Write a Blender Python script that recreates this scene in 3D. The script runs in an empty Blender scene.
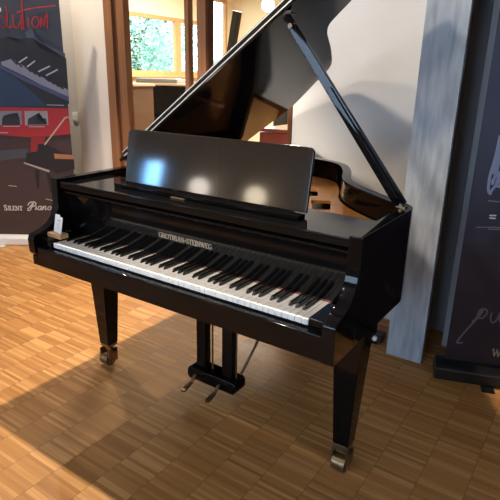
import bpy, bmesh, math, random
from mathutils import Vector, Matrix
import json
random.seed(7)
S = bpy.context.scene
COL = S.collection
PI = math.pi
MW = {}

# ------------------------------------------------------------------ materials
def mat(name, col, rough=.5, metal=0., spec=.5, emis=None, coat=0.):
    m = bpy.data.materials.new(name); m.use_nodes = True
    b = m.node_tree.nodes['Principled BSDF']
    b.inputs['Base Color'].default_value = (*col, 1)
    b.inputs['Roughness'].default_value = rough
    b.inputs['Metallic'].default_value = metal
    b.inputs['Specular IOR Level'].default_value = spec
    b.inputs['Coat Weight'].default_value = coat
    if emis:
        b.inputs['Emission Color'].default_value = (*emis[:3], 1)
        b.inputs['Emission Strength'].default_value = emis[3]
    return m
def nd(m, t, **kw):
    n = m.node_tree.nodes.new(t)
    for k, v in kw.items(): setattr(n, k, v)
    return n
def lk(m, a, b): m.node_tree.links.new(a, b)
def mth(m, op, a, b=None, c=None):
    n = nd(m, 'ShaderNodeMath', operation=op)
    for i, v in enumerate((a, b, c)):
        if v is None: continue
        if hasattr(v, 'links'): lk(m, v, n.inputs[i])
        else: n.inputs[i].default_value = v
    return n.outputs[0]
def ramp(m, fac, stops):
    r = nd(m, 'ShaderNodeValToRGB'); e = r.color_ramp.elements
    while len(e) < len(stops): e.new(.5)
    for i, (p, c) in enumerate(stops): e[i].position = p; e[i].color = (*c, 1)
    lk(m, fac, r.inputs[0]); return r.outputs[0]
def noisy(name, c1, c2, scale, rough=.6, stretch=(1, 1, 1), spec=.4, detail=6, metal=0., bump=0.):
    m = mat(name, c1, rough, metal, spec); b = m.node_tree.nodes['Principled BSDF']
    tc = nd(m, 'ShaderNodeTexCoord'); mp = nd(m, 'ShaderNodeMapping'); mp.inputs['Scale'].default_value = stretch
    lk(m, tc.outputs['Object'], mp.inputs[0])
    n = nd(m, 'ShaderNodeTexNoise'); n.inputs['Scale'].default_value = scale; n.inputs['Detail'].default_value = detail
    lk(m, mp.outputs[0], n.inputs['Vector'])
    lk(m, ramp(m, n.outputs[0], [(.3, c1), (.7, c2)]), b.inputs['Base Color'])
    if bump:
        bp = nd(m, 'ShaderNodeBump'); bp.inputs['Strength'].default_value = bump; bp.inputs['Distance'].default_value = .01
        lk(m, n.outputs[0], bp.inputs['Height']); lk(m, bp.outputs[0], b.inputs['Normal'])
    return m

def floor_material():
    m = mat('parquet', (.5, .3, .15), .5, 0, .16); b = m.node_tree.nodes['Principled BSDF']
    tc = nd(m, 'ShaderNodeTexCoord'); sp = nd(m, 'ShaderNodeSeparateXYZ'); lk(m, tc.outputs['Object'], sp.inputs[0])
    x = mth(m, 'ADD', sp.outputs[0], -.006 + 16.0); y = mth(m, 'ADD', sp.outputs[1], 16.0)
    u = mth(m, 'DIVIDE', x, .161); ci = mth(m, 'FLOOR', u); fu = mth(m, 'FRACT', u)
    wn0 = nd(m, 'ShaderNodeTexWhiteNoise', noise_dimensions='1D'); lk(m, ci, wn0.inputs['W'])
    yo = mth(m, 'MULTIPLY_ADD', wn0.outputs['Value'], .31, y)
    v = mth(m, 'DIVIDE', yo, .0145); ri = mth(m, 'FLOOR', v); fv = mth(m, 'FRACT', v)
    cb = nd(m, 'ShaderNodeCombineXYZ'); lk(m, ci, cb.inputs[0]); lk(m, ri, cb.inputs[1])
    wn = nd(m, 'ShaderNodeTexWhiteNoise', noise_dimensions='2D'); lk(m, cb.outputs[0], wn.inputs['Vector'])
    # blocks of strips glued together share a tone
    bi = mth(m, 'FLOOR', mth(m, 'DIVIDE', yo, .29))
    cb2 = nd(m, 'ShaderNodeCombineXYZ'); lk(m, ci, cb2.inputs[0]); lk(m, bi, cb2.inputs[1])
    wn2 = nd(m, 'ShaderNodeTexWhiteNoise', noise_dimensions='2D'); lk(m, cb2.outputs[0], wn2.inputs['Vector'])
    t = mth(m, 'ADD', mth(m, 'MULTIPLY', wn.outputs['Value'], .86), mth(m, 'MULTIPLY', wn2.outputs['Value'], .14))
    # grain along the strips
    mp = nd(m, 'ShaderNodeMapping'); mp.inputs['Scale'].default_value = (7, 160, 1); lk(m, tc.outputs['Object'], mp.inputs[0])
    gn = nd(m, 'ShaderNodeTexNoise'); gn.inputs['Scale'].default_value = 1; gn.inputs['Detail'].default_value = 4; lk(m, mp.outputs[0], gn.inputs['Vector'])
    t = mth(m, 'ADD', t, mth(m, 'MULTIPLY', mth(m, 'SUBTRACT', gn.outputs[0], .5), .6))
    c = ramp(m, t, [(.02, (.29, .130, .040)), (.35, (.37, .174, .054)), (.65, (.41, .198, .064)), (.97, (.535, .288, .106))])
    j = mth(m, 'MAXIMUM', mth(m, 'GREATER_THAN', mth(m, 'ABSOLUTE', mth(m, 'SUBTRACT', fu, .5)), .489),
            mth(m, 'MULTIPLY', mth(m, 'GREATER_THAN', mth(m, 'ABSOLUTE', mth(m, 'SUBTRACT', fv, .5)), .465), .35))
    mx = nd(m, 'ShaderNodeMix', data_type='RGBA'); lk(m, mth(m, 'MULTIPLY', j, .45), mx.inputs[0])
    lk(m, c, mx.inputs[6]); mx.inputs[7].default_value = (.10, .05, .025, 1)
    lk(m, mx.outputs[2], b.inputs['Base Color'])
    lk(m, mth(m, 'MULTIPLY_ADD', wn.outputs['Value'], .12, .42), b.inputs['Roughness'])
    return m

def glass_material():
    m = bpy.data.materials.new('pane_glass'); m.use_nodes = True; nt = m.node_tree; nt.nodes.clear()
    o = nd(m, 'ShaderNodeOutputMaterial'); mx = nd(m, 'ShaderNodeMixShader'); t = nd(m, 'ShaderNodeBsdfTransparent'); g = nd(m, 'ShaderNodeBsdfGlossy')
    g.inputs['Roughness'].default_value = 0; f = nd(m, 'ShaderNodeFresnel'); f.inputs[0].default_value = 1.18
    lk(m, f.outputs[0], mx.inputs[0]); lk(m, t.outputs[0], mx.inputs[1]); lk(m, g.outputs[0], mx.inputs[2]); lk(m, mx.outputs[0], o.inputs[0])
    return m

M = dict(
    black=mat('black_lacquer', (.003, .003, .0035), .05, 0, .20),
    lid=mat('lid_lacquer', (.005, .005, .006), .07, 0, .30),
    desk=mat('desk_lacquer', (.017, .0135, .011), .075, 0, .45),
    satin=mat('satin_black', (.008, .008, .008), .3),
    ebony=mat('ebony_key', (.006, .006, .006), .22),
    ivory=mat('white_key', (.88, .86, .82), .22),
    felt=mat('red_felt', (.42, .03, .035), .95, 0, .1),
    brass=noisy('brass', (.55, .36, .13), (.66, .46, .2), 30, .28, metal=1.),
    bronze=noisy('dark_bronze', (.20, .135, .075), (.27, .19, .11), 30, .35, metal=.9),
    hinge=mat('hinge_metal', (.74, .72, .68), .5, .35),
    chrome=mat('steel', (.72, .72, .72), .14, 1.),
    gold=noisy('gold_plate', (.52, .20, .045), (.60, .26, .065), 9, .26, metal=.25),
    spruce=noisy('spruce_soundboard', (.12, .06, .025), (.16, .085, .035), 6, .5, (12, 1, 1)),
    string=mat('copper_string', (.50, .33, .18), .3, 1.),
    letter=mat('brass_lettering', (.62, .56, .44), .4, .3),
    oak=noisy('oak_block', (.42, .22, .09), (.54, .31, .14), 14, .5, (1, 8, 8)),
    card=mat('white_card', (.82, .82, .80), .6),
    ink=mat('grey_ink', (.30, .30, .32), .7),
    frame=noisy('timber_frame', (.215, .092, .036), (.285, .13, .054), 5, .38, (6, 6, .5)),
    frame_dark=noisy('dark_timber', (.085, .028, .012), (.13, .045, .018), 5, .4, (6, 6, .5)),
    frame_pale=noisy('pale_timber', (.52, .30, .13), (.60, .37, .17), 4, .45, (5, 5, .6)),
    plaster=noisy('white_plaster', (.70, .685, .67), (.73, .715, .70), 3, .85, bump=.02),
    plaster_warm=noisy('warm_plaster', (.70, .64, .55), (.73, .67, .58), 3, .85),
    plaster_shade=noisy('shaded_plaster', (.56, .54, .51), (.60, .58, .55), 3, .85),  # pale wall greyed here, its shade is put into the colour
    cream=noisy('cream_plaster', (.80, .72, .54), (.83, .75, .58), 2, .9),
    ceil=mat('ceiling_paint', (.62, .58, .52), .9),
    greige=noisy('beige_plaster', (.42, .36, .31), (.46, .40, .34), 2, .9),
    concrete=noisy('concrete', (.25, .29, .345), (.41, .445, .50), 5, .62, (7, 7, 1.0), .3, 10, bump=.15),  # blue cast of the daylight is mixed into the concrete colour
    concrete_pale=noisy('pale_concrete', (.46, .48, .51), (.52, .54, .57), 5, .7, (3, 3, 1)),
    slate=noisy('slate_paint', (.26, .28, .31), (.29, .31, .34), 3, .55),
    umber=noisy('umber_trim', (.34, .28, .24), (.38, .32, .28), 3, .6),
    walnut=noisy('walnut', (.12, .07, .042), (.16, .095, .058), 4, .45, (1, 1, 8)),
    walnut_top=noisy('pale_walnut', (.58, .46, .33), (.63, .50, .37), 4, .35, (1, 8, 1)),
    mahogany=noisy('mahogany', (.20, .045, .025), (.28, .07, .035), 3, .2, (1, 6, 1)),
    grey=mat('grey_plastic', (.16, .165, .17), .4),
    white_plastic=mat('white_plastic', (.80, .80, .78), .35),
    silver=noisy('brushed_silver', (.62, .61, .60), (.70, .69, .68), 40, .42, (1, 1, 20), metal=.35),
    leaf=noisy('leaf', (.44, .66, .60), (.58, .78, .73), 3, .7),
    bark=noisy('bark', (.10, .07, .05), (.17, .12, .08), 9, .9),
    lawn=noisy('lawn', (.12, .22, .07), (.20, .32, .10), 4, .9),
    floor=floor_material(), glass=glass_material(),
)
def ink(name, col, rough=.55): 
    if name not in M: M[name] = mat(name, col, rough, 0, .3)
    return M[name]

# ------------------------------------------------------------------ helpers
def box(bm, x0, x1, y0, y1, z0, z1):
    v = [bm.verts.new((x, y, z)) for z in (z0, z1) for (x, y) in ((x0, y0), (x1, y0), (x1, y1), (x0, y1))]
    fs = [bm.faces.new([v[i] for i in f]) for f in ((3, 2, 1, 0), (4, 5, 6, 7), (0, 1, 5, 4), (1, 2, 6, 5), (2, 3, 7, 6), (3, 0, 4, 7))]
    return v
def obox(bm, a, b, w, h, up=(0, 0, 1), w1=None, h1=None):
    """a bar from a to b, w across, h along the up side; may taper to w1,h1"""
    a, b = Vector(a), Vector(b); d = (b - a).normalized(); s = d.cross(Vector(up)).normalized(); u = s.cross(d)
    w1 = w if w1 is None else w1; h1 = h if h1 is None else h1
    v = []
    for p, ww, hh in ((a, w, h), (b, w1, h1)):
        for i, j in ((-1, -1), (1, -1), (1, 1), (-1, 1)): v.append(bm.verts.new(p + s * (ww / 2 * i) + u * (hh / 2 * j)))
    for f in ((3, 2, 1, 0), (4, 5, 6, 7), (0, 1, 5, 4), (1, 2, 6, 5), (2, 3, 7, 6), (3, 0, 4, 7)): bm.faces.new([v[i] for i in f])
    return v
def cyl(bm, a, b, r, n=16, r2=None):
    a, b = Vector(a), Vector(b); d = (b - a).normalized()
    t = Vector((0, 0, 1)) if abs(d.z) < .9 else Vector((1, 0, 0))
    s = d.cross(t).normalized(); u = s.cross(d); r2 = r if r2 is None else r2
    A = [bm.verts.new(a + (s * math.cos(2 * PI * k / n) + u * math.sin(2 * PI * k / n)) * r) for k in range(n)]
    B = [bm.verts.new(b + (s * math.cos(2 * PI * k / n) + u * math.sin(2 * PI * k / n)) * r2) for k in range(n)]
    for k in range(n): bm.faces.new((A[k], A[(k + 1) % n], B[(k + 1) % n], B[k]))
    bm.faces.new(A[::-1]); bm.faces.new(B)
def prism(bm, pts, f0, f1):
    """pts: 2D outline; f0/f1 map a 2D point to the two 3D faces"""
    A = [bm.verts.new(f0(*p)) for p in pts]; B = [bm.verts.new(f1(*p)) for p in pts]; n = len(pts)
    bm.faces.new(A[::-1]); bm.faces.new(B)
    for k in range(n): bm.faces.new((A[k], A[(k + 1) % n], B[(k + 1) % n], B[k]))
def bev(bm, w=.002, seg=2, ang=30):
    bmesh.ops.recalc_face_normals(bm, faces=bm.faces)
    es = [e for e in bm.edges if len(e.link_faces) == 2 and e.calc_face_angle(0) > math.radians(ang)]
    bmesh.ops.bevel(bm, geom=es, offset=w, segments=seg, affect='EDGES', clamp_overlap=True, profile=.5)
def obj(name, bm, m, parent=None, loc=(0, 0, 0), smooth=True, ang=35):
    if isinstance(bm, bmesh.types.BMesh):
        bmesh.ops.recalc_face_normals(bm, faces=bm.faces)
        me = bpy.data.meshes.new(name)
        if smooth:
            for f in bm.faces: f.smooth = True
            for e in bm.edges:
                if len(e.link_faces) == 2 and e.calc_face_angle(0) > math.radians(ang): e.smooth = False
        bm.to_mesh(me); bm.free()
    else: me = bm
    if m and not me.materials: me.materials.append(M[m] if isinstance(m, str) else m)
    o = bpy.data.objects.new(name, me); COL.objects.link(o); o.location = loc
    MW[o] = Matrix.Translation(loc)
    if smooth and len(me.polygons) < 5000:
        w = o.modifiers.new('normals', 'WEIGHTED_NORMAL'); w.mode = 'FACE_AREA'; w.weight = 50; w.keep_sharp = True
    if parent:
        o.parent = parent; o.matrix_parent_inverse = MW[parent].inverted()
    return o
def nb(): return bmesh.new()
def thing(name, label, cat, loc=(0, 0, 0), group=None):
    o = bpy.data.objects.new(name, None); COL.objects.link(o); o.location = loc; o.empty_display_size = .1
    MW[o] = Matrix.Translation(loc); return tag(o, label, cat, group)
def tag(o, label, cat, group=None):
    o['label'] = label; o['category'] = cat
    if group: o['group'] = group
    return o
def struct(o, label=None):
    o['kind'] = 'structure'
    if label: o['label'] = label
    return o
def bxo(name, m, parent, *b, bv=0.):
    bm = nb()
    for q in (b if isinstance(b[0], (tuple, list)) else [b]): box(bm, *q)
    if bv: bev(bm, bv)
    return obj(name, bm, m, parent)
def spline(pts, k=6):
    """Catmull-Rom through pts"""
    out = []
    for i in range(len(pts) - 1):
        p0 = Vector(pts[max(i - 1, 0)]); p1 = Vector(pts[i]); p2 = Vector(pts[i + 1]); p3 = Vector(pts[min(i + 2, len(pts) - 1)])
        for j in range(k):
            t = j / k
            out.append(tuple(.5 * ((2 * p1) + (p2 - p0) * t + (2 * p0 - 5 * p1 + 4 * p2 - p3) * t * t + (3 * p1 - p0 - 3 * p2 + p3) * t ** 3)))
    out.append(tuple(pts[-1])); return out
def ribbon(bm, line, w, f, curved=False):
    """flat stroke along a 2D line; f maps (u, v) to 3D"""
    if curved and len(line) > 2: line = spline(line, 5)
    for i in range(len(line) - 1):
        a, b = Vector(line[i][:2]), Vector(line[i + 1][:2]); d = b - a
        if d.length < 1e-6: continue
        d.normalize(); s = Vector((-d.y, d.x)) * (w / 2); a = a - d * w * .3; b = b + d * w * .3
        vs = [bm.verts.new(f(*q)) for q in (a - s, b - s, b + s, a + s)]; bm.faces.new(vs)
# capitals with serifs, on a box one unit high: (thin strokes, thick strokes, width)
GL = {
 'G': ([[(.62, .78), (.55, .95), (.35, 1), (.17, .93)], [(.17, .07), (.35, 0), (.52, .04), (.62, .12)], [(.45, .42), (.74, .42)], [(.62, .78), (.62, .98)]], [[(.17, .93), (.08, .7), (.06, .5), (.08, .3), (.17, .07)], [(.62, .42), (.62, .06)]], .8),
 'R': ([[(0, 0), (.3, 0)], [(0, 1), (.42, 1), (.56, .93)], [(.15, .5), (.42, .5), (.56, .57)], [(.62, 0), (.8, 0)]], [[(.15, 0), (.15, 1)], [(.56, .93), (.62, .75), (.56, .57)], [(.38, .5), (.7, 0)]], .82),
 'O': ([[(.2, .94), (.4, 1), (.6, .94)], [(.2, .06), (.4, 0), (.6, .06)]], [[(.2, .94), (.08, .72), (.06, .5), (.08, .28), (.2, .06)], [(.6, .94), (.72, .72), (.74, .5), (.72, .28), (.6, .06)]], .84),
 'T': ([[(.03, 1), (.69, 1)], [(.03, 1), (.03, .8)], [(.69, 1), (.69, .8)], [(.22, 0), (.5, 0)]], [[(.36, 0), (.36, 1)]], .76),
 'I': ([[(0, 0), (.3, 0)], [(0, 1), (.3, 1)]], [[(.15, 0), (.15, 1)]], .36),
 'A': ([[(.12, 0), (.4, 1)], [(.22, .35), (.58, .35)], [(0, 0), (.24, 0)], [(.54, 0), (.82, 0)]], [[(.4, 1), (.68, 0)]], .84),
 'N': ([[(.12, 0), (.12, 1)], [(.68, 0), (.68, 1)], [(0, 0), (.24, 0)], [(0, 1), (.16, 1)], [(.56, 1), (.8, 1)]], [[(.12, 1), (.68, 0)]], .84),
 'S': ([[(.5, .74), (.46, .94), (.28, 1), (.12, .93)], [(.06, .26), (.1, .06), (.28, 0), (.44, .05)]], [[(.12, .93), (.07, .76), (.16, .6), (.42, .42), (.5, .24), (.44, .05)]], .6),
 'E': ([[(0, 0), (.58, 0), (.58, .2)], [(0, 1), (.55, 1), (.55, .8)], [(.15, .52), (.42, .52)]], [[(.15, 0), (.15, 1)]], .66),
 'L': ([[(0, 0), (.56, 0), (.56, .22)], [(0, 1), (.3, 1)]], [[(.15, 0), (.15, 1)]], .64),
 'W': ([[(.3, 0), (.5, .8)], [(.72, 0), (.95, 1)], [(0, 1), (.2, 1)], [(.85, 1), (1.05, 1)]], [[(.1, 1), (.3, 0)], [(.5, 1), (.72, 0)]], 1.08),
 '-': ([], [[(.06, .42), (.34, .42)]], .42), ' ': ([], [], .4)}
def caps(bm, text, u0, u1, v0, h, f, thin=.075, thick=.15):
    tot = sum(GL[c][2] for c in text); k = (u1 - u0) / tot; x = u0
    for c in text:
        a, b, w = GL[c]
        for ls, t in ((a, thin), (b, thick)):
            for l in ls: ribbon(bm, [(x + p[0] * k, v0 + p[1] * h) for p in l], t * h, f)
        x += w * k

ART = '''{"bk":[[[-0.3995,1.5051],[-0.3651,1.47]],[[-0.3661,1.4872],[-0.3315,1.4527]],[[-0.299,1.4512],[-0.2639,1.418]],[[-0.2653,1.4331],[-0.2299,1.4006]],[[-0.2315,1.415],[-0.1959,1.3831]],[[-0.1636,1.3786],[-0.1276,1.3481]],[[-0.1295,1.3603],[-0.0933,1.3304]],[[-0.0953,1.342],[-0.0589,1.3128]],[[-0.061,1.3236],[-0.0243,1.2951]]],"OL":[-2.3553,1.4523,0.0],"polys":{"glow":[[-0.2825,1.6997],[-0.2298,1.7283],[-0.1982,1.6554],[-0.1133,1.6107],[0.0115,1.5571],[0.0129,1.3953],[-0.0693,1.4473],[-0.1884,1.5624],[-0.2601,1.6356]],"blue":[[-0.5057,1.4325],[-0.3923,1.3675],[-0.281,1.2723],[-0.169,1.1657],[-0.5425,1.152]],"body":[[-0.4772,1.6496],[-0.4151,1.6694],[-0.3411,1.6246],[-0.3278,1.6527],[-0.2271,1.664],[-0.1853,1.5906],[0.0181,1.5196],[0.0141,1.3177],[0.0099,1.1794],[-0.169,1.1657],[-0.3994,1.3091],[-0.5049,1.4383]],"keys":[[-0.4909,1.4843],[-0.4052,1.5089],[-0.3581,1.4833],[-0.2261,1.3999],[-0.1099,1.3443],[0.0114,1.2882],[0.0102,1.2291],[-0.1164,1.2797],[-0.3097,1.3789],[-0.4898,1.4615]],"edge":[[-0.5049,1.4383],[-0.3142,1.34],[0.0076,1.1993],[0.0108,1.2351],[-0.3108,1.3692],[-0.5019,1.4613]],"red":[[-0.5438,1.1419],[0.0117,1.1535],[0.0086,0.9768],[0.0176,0.9358],[-0.151,0.9323],[-0.5725,0.9235]],"photoA":[[-0.5475,1.1138],[-0.373,1.1174],[-0.3815,1.0097],[-0.5622,1.0019]],"photoB":[[-0.3502,1.1179],[-0.1674,1.1217],[-0.17,1.0141],[-0.359,1.0061]],"redB":[[-0.3203,0.9225],[-0.2043,0.9249],[-0.2187,0.8475],[-0.2717,0.8464],[-0.2812,0.7979],[-0.3399,0.7861]],"kbB":[[-0.5884,0.802],[-0.3526,0.8238],[-0.3567,0.7497],[-0.5996,0.717]],"gbody":[[-0.3718,0.7854],[-0.281,0.8],[-0.2701,0.8611],[-0.2108,0.8624],[-0.1444,0.8281],[0.0122,0.751],[0.0109,0.661],[-0.1392,0.619],[-0.1995,0.6609],[-0.3873,0.7064]],"ginside":[[-0.1486,0.7858],[0.0123,0.7765],[0.0136,0.7425],[-0.1442,0.7435]],"gkeys":[[-0.4052,0.6996],[-0.3956,0.7084],[-0.1967,0.6459],[-0.2026,0.6306]],"gleg1":[[-0.3182,0.6542],[-0.2828,0.6441],[-0.2993,0.4909],[-0.3188,0.4905]],"gleg2":[[-0.2241,0.6302],[-0.1967,0.6243],[-0.1915,0.4599],[-0.2068,0.4596]]},"streaks":[[[-0.348,1.4835],[-0.283,1.5227]],[[-0.2913,1.4504],[-0.2257,1.4955]],[[-0.2037,1.4196],[-0.1146,1.4598]],[[-0.1458,1.392],[-0.0562,1.4361]]],"lid":[[[-0.2134,0.8581],[-0.0286,1.0741],[0.0134,1.079]]],"cap":[[[-0.5337,0.9963],[-0.3995,0.9991]],[[-0.3266,0.9966],[-0.2029,0.9991]],[[-0.1645,1.1698],[-0.0324,1.1686]],[[-0.5698,0.9442],[-0.5024,0.9456]],[[-0.5506,0.5121],[-0.4862,0.5069]],[[-0.2518,0.403],[-0.196,0.3929]]],"hw":[[[-0.464,1.7501],[-0.4513,1.7358],[-0.4294,1.7363],[-0.4122,1.7568],[-0.4135,1.7847],[-0.43,1.8066],[-0.456,1.8116]],[[-0.4015,1.879],[-0.3987,1.835],[-0.4021,1.7794],[-0.4029,1.7346],[-0.362,1.741]],[[-0.3524,1.8193],[-0.3549,1.7692],[-0.3447,1.7335],[-0.3194,1.7419],[-0.3001,1.7815],[-0.2931,1.8206],[-0.2966,1.7704],[-0.2973,1.7233]],[[-0.2759,1.9254],[-0.2789,1.8595],[-0.2818,1.793],[-0.2827,1.7236]],[[-0.3225,1.8366],[-0.2699,1.8542],[-0.1896,1.8724]],[[-0.1773,1.8749],[-0.0983,1.8831],[-0.0278,1.8912]],[[-0.2418,1.805],[-0.2445,1.7379]],[[-0.1963,1.8115],[-0.2164,1.7721],[-0.2041,1.741],[-0.1757,1.7449],[-0.1624,1.7788],[-0.1725,1.8086],[-0.1963,1.8115]],[[-0.1556,1.7397],[-0.1424,1.807],[-0.1326,1.7626],[-0.1264,1.7515],[-0.1121,1.8077],[-0.0959,1.8357],[-0.0986,1.7857],[-0.1038,1.7352]]],"pi":[[[-0.4159,0.3122],[-0.397,0.33],[-0.3677,0.3653]],[[-0.4085,0.3471],[-0.3925,0.3699],[-0.3545,0.3776],[-0.3392,0.3641],[-0.3516,0.3431],[-0.383,0.3337]],[[-0.3553,0.3707],[-0.38,0.3303],[-0.3965,0.3039],[-0.4169,0.3034]],[[-0.3384,0.3399],[-0.3483,0.3118],[-0.3305,0.3192]],[[-0.2978,0.3407],[-0.3185,0.3368],[-0.3275,0.3158],[-0.3111,0.3109],[-0.2948,0.3373],[-0.3043,0.311],[-0.2902,0.3165]],[[-0.2809,0.3411],[-0.2909,0.3096],[-0.2748,0.3343],[-0.2606,0.3415],[-0.267,0.3118],[-0.2529,0.3173]],[[-0.2269,0.3405],[-0.2434,0.328],[-0.2416,0.3123],[-0.2244,0.3144],[-0.2142,0.332],[-0.2269,0.3405]]],"sil":[[-0.6135,0.3011],[-0.4439,0.3046]],"sil_top":[-0.6093,0.3343],"redtop":[-0.5434,1.1449],"whiteblock":[[-0.4485,1.8684],[-0.4368,1.8686],[-0.4403,1.8417],[-0.452,1.8415]],"OR":[0.7719,1.2042,0.0],"erR":[0.9467,0.3221,0.0],"pu":[[[0.1111,0.3046],[0.128,0.3318],[0.1477,0.3803],[0.1433,0.3501],[0.1038,0.2797],[0.0746,0.2259],[0.0575,0.1821],[0.0821,0.1862]],[[0.128,0.3318],[0.1358,0.3701],[0.157,0.3785],[0.1693,0.3623],[0.155,0.3326],[0.1376,0.3279]],[[0.1889,0.362],[0.1885,0.3302],[0.2,0.3138],[0.2155,0.329],[0.2253,0.3674]],[[0.2253,0.3674],[0.2285,0.3309],[0.2414,0.3223],[0.2553,0.3455]],[[0.2589,0.3775],[0.2655,0.326],[0.2699,0.3635],[0.2861,0.3815]]],"dash":[[[0.1072,0.8379],[0.1322,0.8396]],[[0.109,0.8262],[0.1318,0.826]]],"st":[[[0.0893,0.905],[0.1395,0.9036],[0.1893,0.9022]],[[0.0575,0.7775],[0.1382,0.7853],[0.2094,0.7814]],[[0.1094,0.7739],[0.2096,0.7797]]],"fe":[[[0.094,1.1903],[0.0912,1.1299],[0.0876,1.0808],[0.0801,1.0182],[0.0829,0.9551],[0.0951,0.9369]],[[0.1134,1.1673],[0.1063,1.1064],[0.1047,1.0448],[0.0951,0.9814]],[[0.1304,1.1321],[0.1254,1.0585],[0.1126,0.9953],[0.1108,0.9699]],[[0.0918,0.943],[0.1145,0.9828],[0.138,1.0159],[0.1687,1.0366]],[[0.1222,0.9708],[0.142,0.9911],[0.1748,0.9997]],[[0.1077,1.2029],[0.1023,1.1668],[0.1004,1.0939],[0.0923,1.029]],[[0.0934,1.044],[0.1112,1.0761],[0.1373,1.09]],[[0.0932,0.9939],[0.1127,1.0304],[0.1432,1.0535]]],"W":[[0.2224,0.1588],[0.2507,0.1636]],"Wb":[0.2258,0.1372],"glowR":[[-0.0096,1.3391],[0.0695,1.3415],[0.1382,0.912],[0.0271,0.9261],[-0.0188,1.1256]]}'''

# ------------------------------------------------------------------ the room
YW = 1.66; H = 3.0
def wall_with(name, m, boxes): return struct(bxo(name, m, None, *boxes))
struct(bxo('floor', 'floor', None, (-6.4, 3.6, -5.3, 8.3, -.12, 0)))
struct(bxo('ceiling', 'ceil', None, (-6.4, 3.6, -5.3, 8.3, H, H + .12)))
wall_with('wall_back', 'plaster', [(-.42, .57, YW, YW + .14, 0, H), (-1.06, -.42, YW, YW + .14, 2.35, H)  , (-2.09, -1.06, YW, YW + .14, 2.35, H)])
wall_with('wall_corner', 'plaster_warm', [(-2.49, -2.09, YW, YW + .22, 0, H)])
wall_with('wall_recess', 'plaster_shade', [(-5.5, -2.49, YW + .07, YW + .22, 0, H)])
wall_with('wall_niche', 'concrete_pale', [(.70, 3.3, YW - .16, YW + .14, 0, H), (.664, .70, YW + .02, YW + .14, 0, H), (.57, .664, YW, YW + .14, 2.5, H)])
struct(bxo('trim_1', 'umber', None, (.57, .594, YW - .005, YW + .14, 0, 2.5)))
dr = struct(bxo('door_2', 'slate', None, (.594, .664, YW + .01, YW + .06, .004, 2.5)))
wall_with('wall_right', 'greige', [(3.3, 3.6, -5.3, -3.0, 0, H), (3.3, 3.6, -1.2, YW, 0, H), (3.3, 3.6, -3, -1.2, 0, .9), (3.3, 3.6, -3, -1.2, 2.2, H), (3.3, 3.6, YW + .14, 8.3, 0, H)])
# front wall with its window openings, behind the camera
FW = [(-5.3, -4.8, 1.1, 1.72), (-2.0, -.4, 1.0, 2.2), (.3, 1.5, 1.0, 2.2)]
bs = []; xp = -5.5
for a, c, z0, z1 in FW:
    bs += [(xp, a, -4.9, -4.6, 0, H), (a, c, -4.9, -4.6, 0, z0), (a, c, -4.9, -4.6, z1, H)]; xp = c
wall_with('wall_front', 'greige', bs + [(xp, 3.3, -4.9, -4.6, 0, H)])
for i, (a, c, z0, z1) in zip((4, 6, 7), FW):
    w = struct(bxo('window_%d' % i, 'frame', None, (a, c, -4.8, -4.72, z0, z0 + .04), (a, c, -4.8, -4.72, z1 - .04, z1), (a, a + .04, -4.8, -4.72, z0 + .04, z1 - .04), (c - .04, c, -4.8, -4.72, z0 + .04, z1 - .04)))
    bxo('pane', 'glass', w, (a + .04, c - .04, -4.765, -4.755, z0 + .04, z1 - .04))
w = struct(bxo('window_5', 'frame', None, (3.42, 3.5, -3, -1.2, .9, .95), (3.42, 3.5, -3, -1.2, 2.15, 2.2), (3.42, 3.5, -3, -2.95, .95, 2.15), (3.42, 3.5, -1.25, -1.2, .95, 2.15)))
bxo('pane', 'glass', w, (3.455, 3.465, -2.95, -1.25, .95, 2.15))
XL = -5.5
# left wall: solid beside the show room, window band in the room beyond
ZS, ZT = 1.425, 2.38
wall_with('wall_left', 'cream', [(XL - .3, XL, -4.9, YW + .07, 0, H), (XL - .3, XL, YW + .22, 4.62, 0, H), (XL - .1, XL, 4.62, 8, 0, ZS), (XL - .1, XL, 4.62, 7.1, ZT, H), (XL - .1, XL, 7.1, 8, 2.85, H),
                                (XL - .1, XL, 7.02, 7.10, ZS, ZT), (XL - .1, XL, 7.80, 8, ZS, 2.85)])
wall_with('wall_far', 'cream', [(XL, -5.02, 8, 8.3, 0, H), (-4.42, 3.3, 8, 8.3, 0, H), (-5.02, -4.42, 8, 8.3, 0, 1.3), (-5.02, -4.42, 8, 8.3, 2.30, H)])
def win(n, x, y0, y1, muls, mt='frame_pale', ZT=ZT):
    t = .06
    bs = [(x - .08, x - .01, y0, y1, ZS, ZS + t), (x - .08, x - .01, y0, y1, ZT - t, ZT), (x - .08, x - .01, y0, y0 + t, ZS + t, ZT - t), (x - .08, x - .01, y1 - t, y1, ZS + t, ZT - t)]
    for q in muls: bs.append((x - .08, x - .01, q - .07, q + .07, ZS + t, ZT - t))
    w = struct(bxo('window_%d' % n, mt, None, *bs))
    bxo('window_sill', 'frame_pale', w, (x - .02, x + .1, y0, y1, ZS - .045, ZS + .0))
    bxo('pane', 'glass', w, (x - .075, x - .065, y0 + t, y1 - t, ZS + t, ZT - t))
win(1, XL, 4.62, 7.02, [6.33]); win(2, XL, 7.10, 7.80, [], ZT=2.85)
w3 = struct(bxo('window_3', 'frame', None, (-5.02, -4.42, 8.05, 8.15, 2.22, 2.30), (-5.02, -4.42, 8.05, 8.15, 1.3, 1.36), (-5.02, -4.95, 8.05, 8.15, 1.36, 2.22), (-4.49, -4.42, 8.05, 8.15, 1.36, 2.22)))
bxo('pane', 'glass', w3, (-4.95, -4.49, 8.09, 8.10, 1.36, 2.22))
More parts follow.
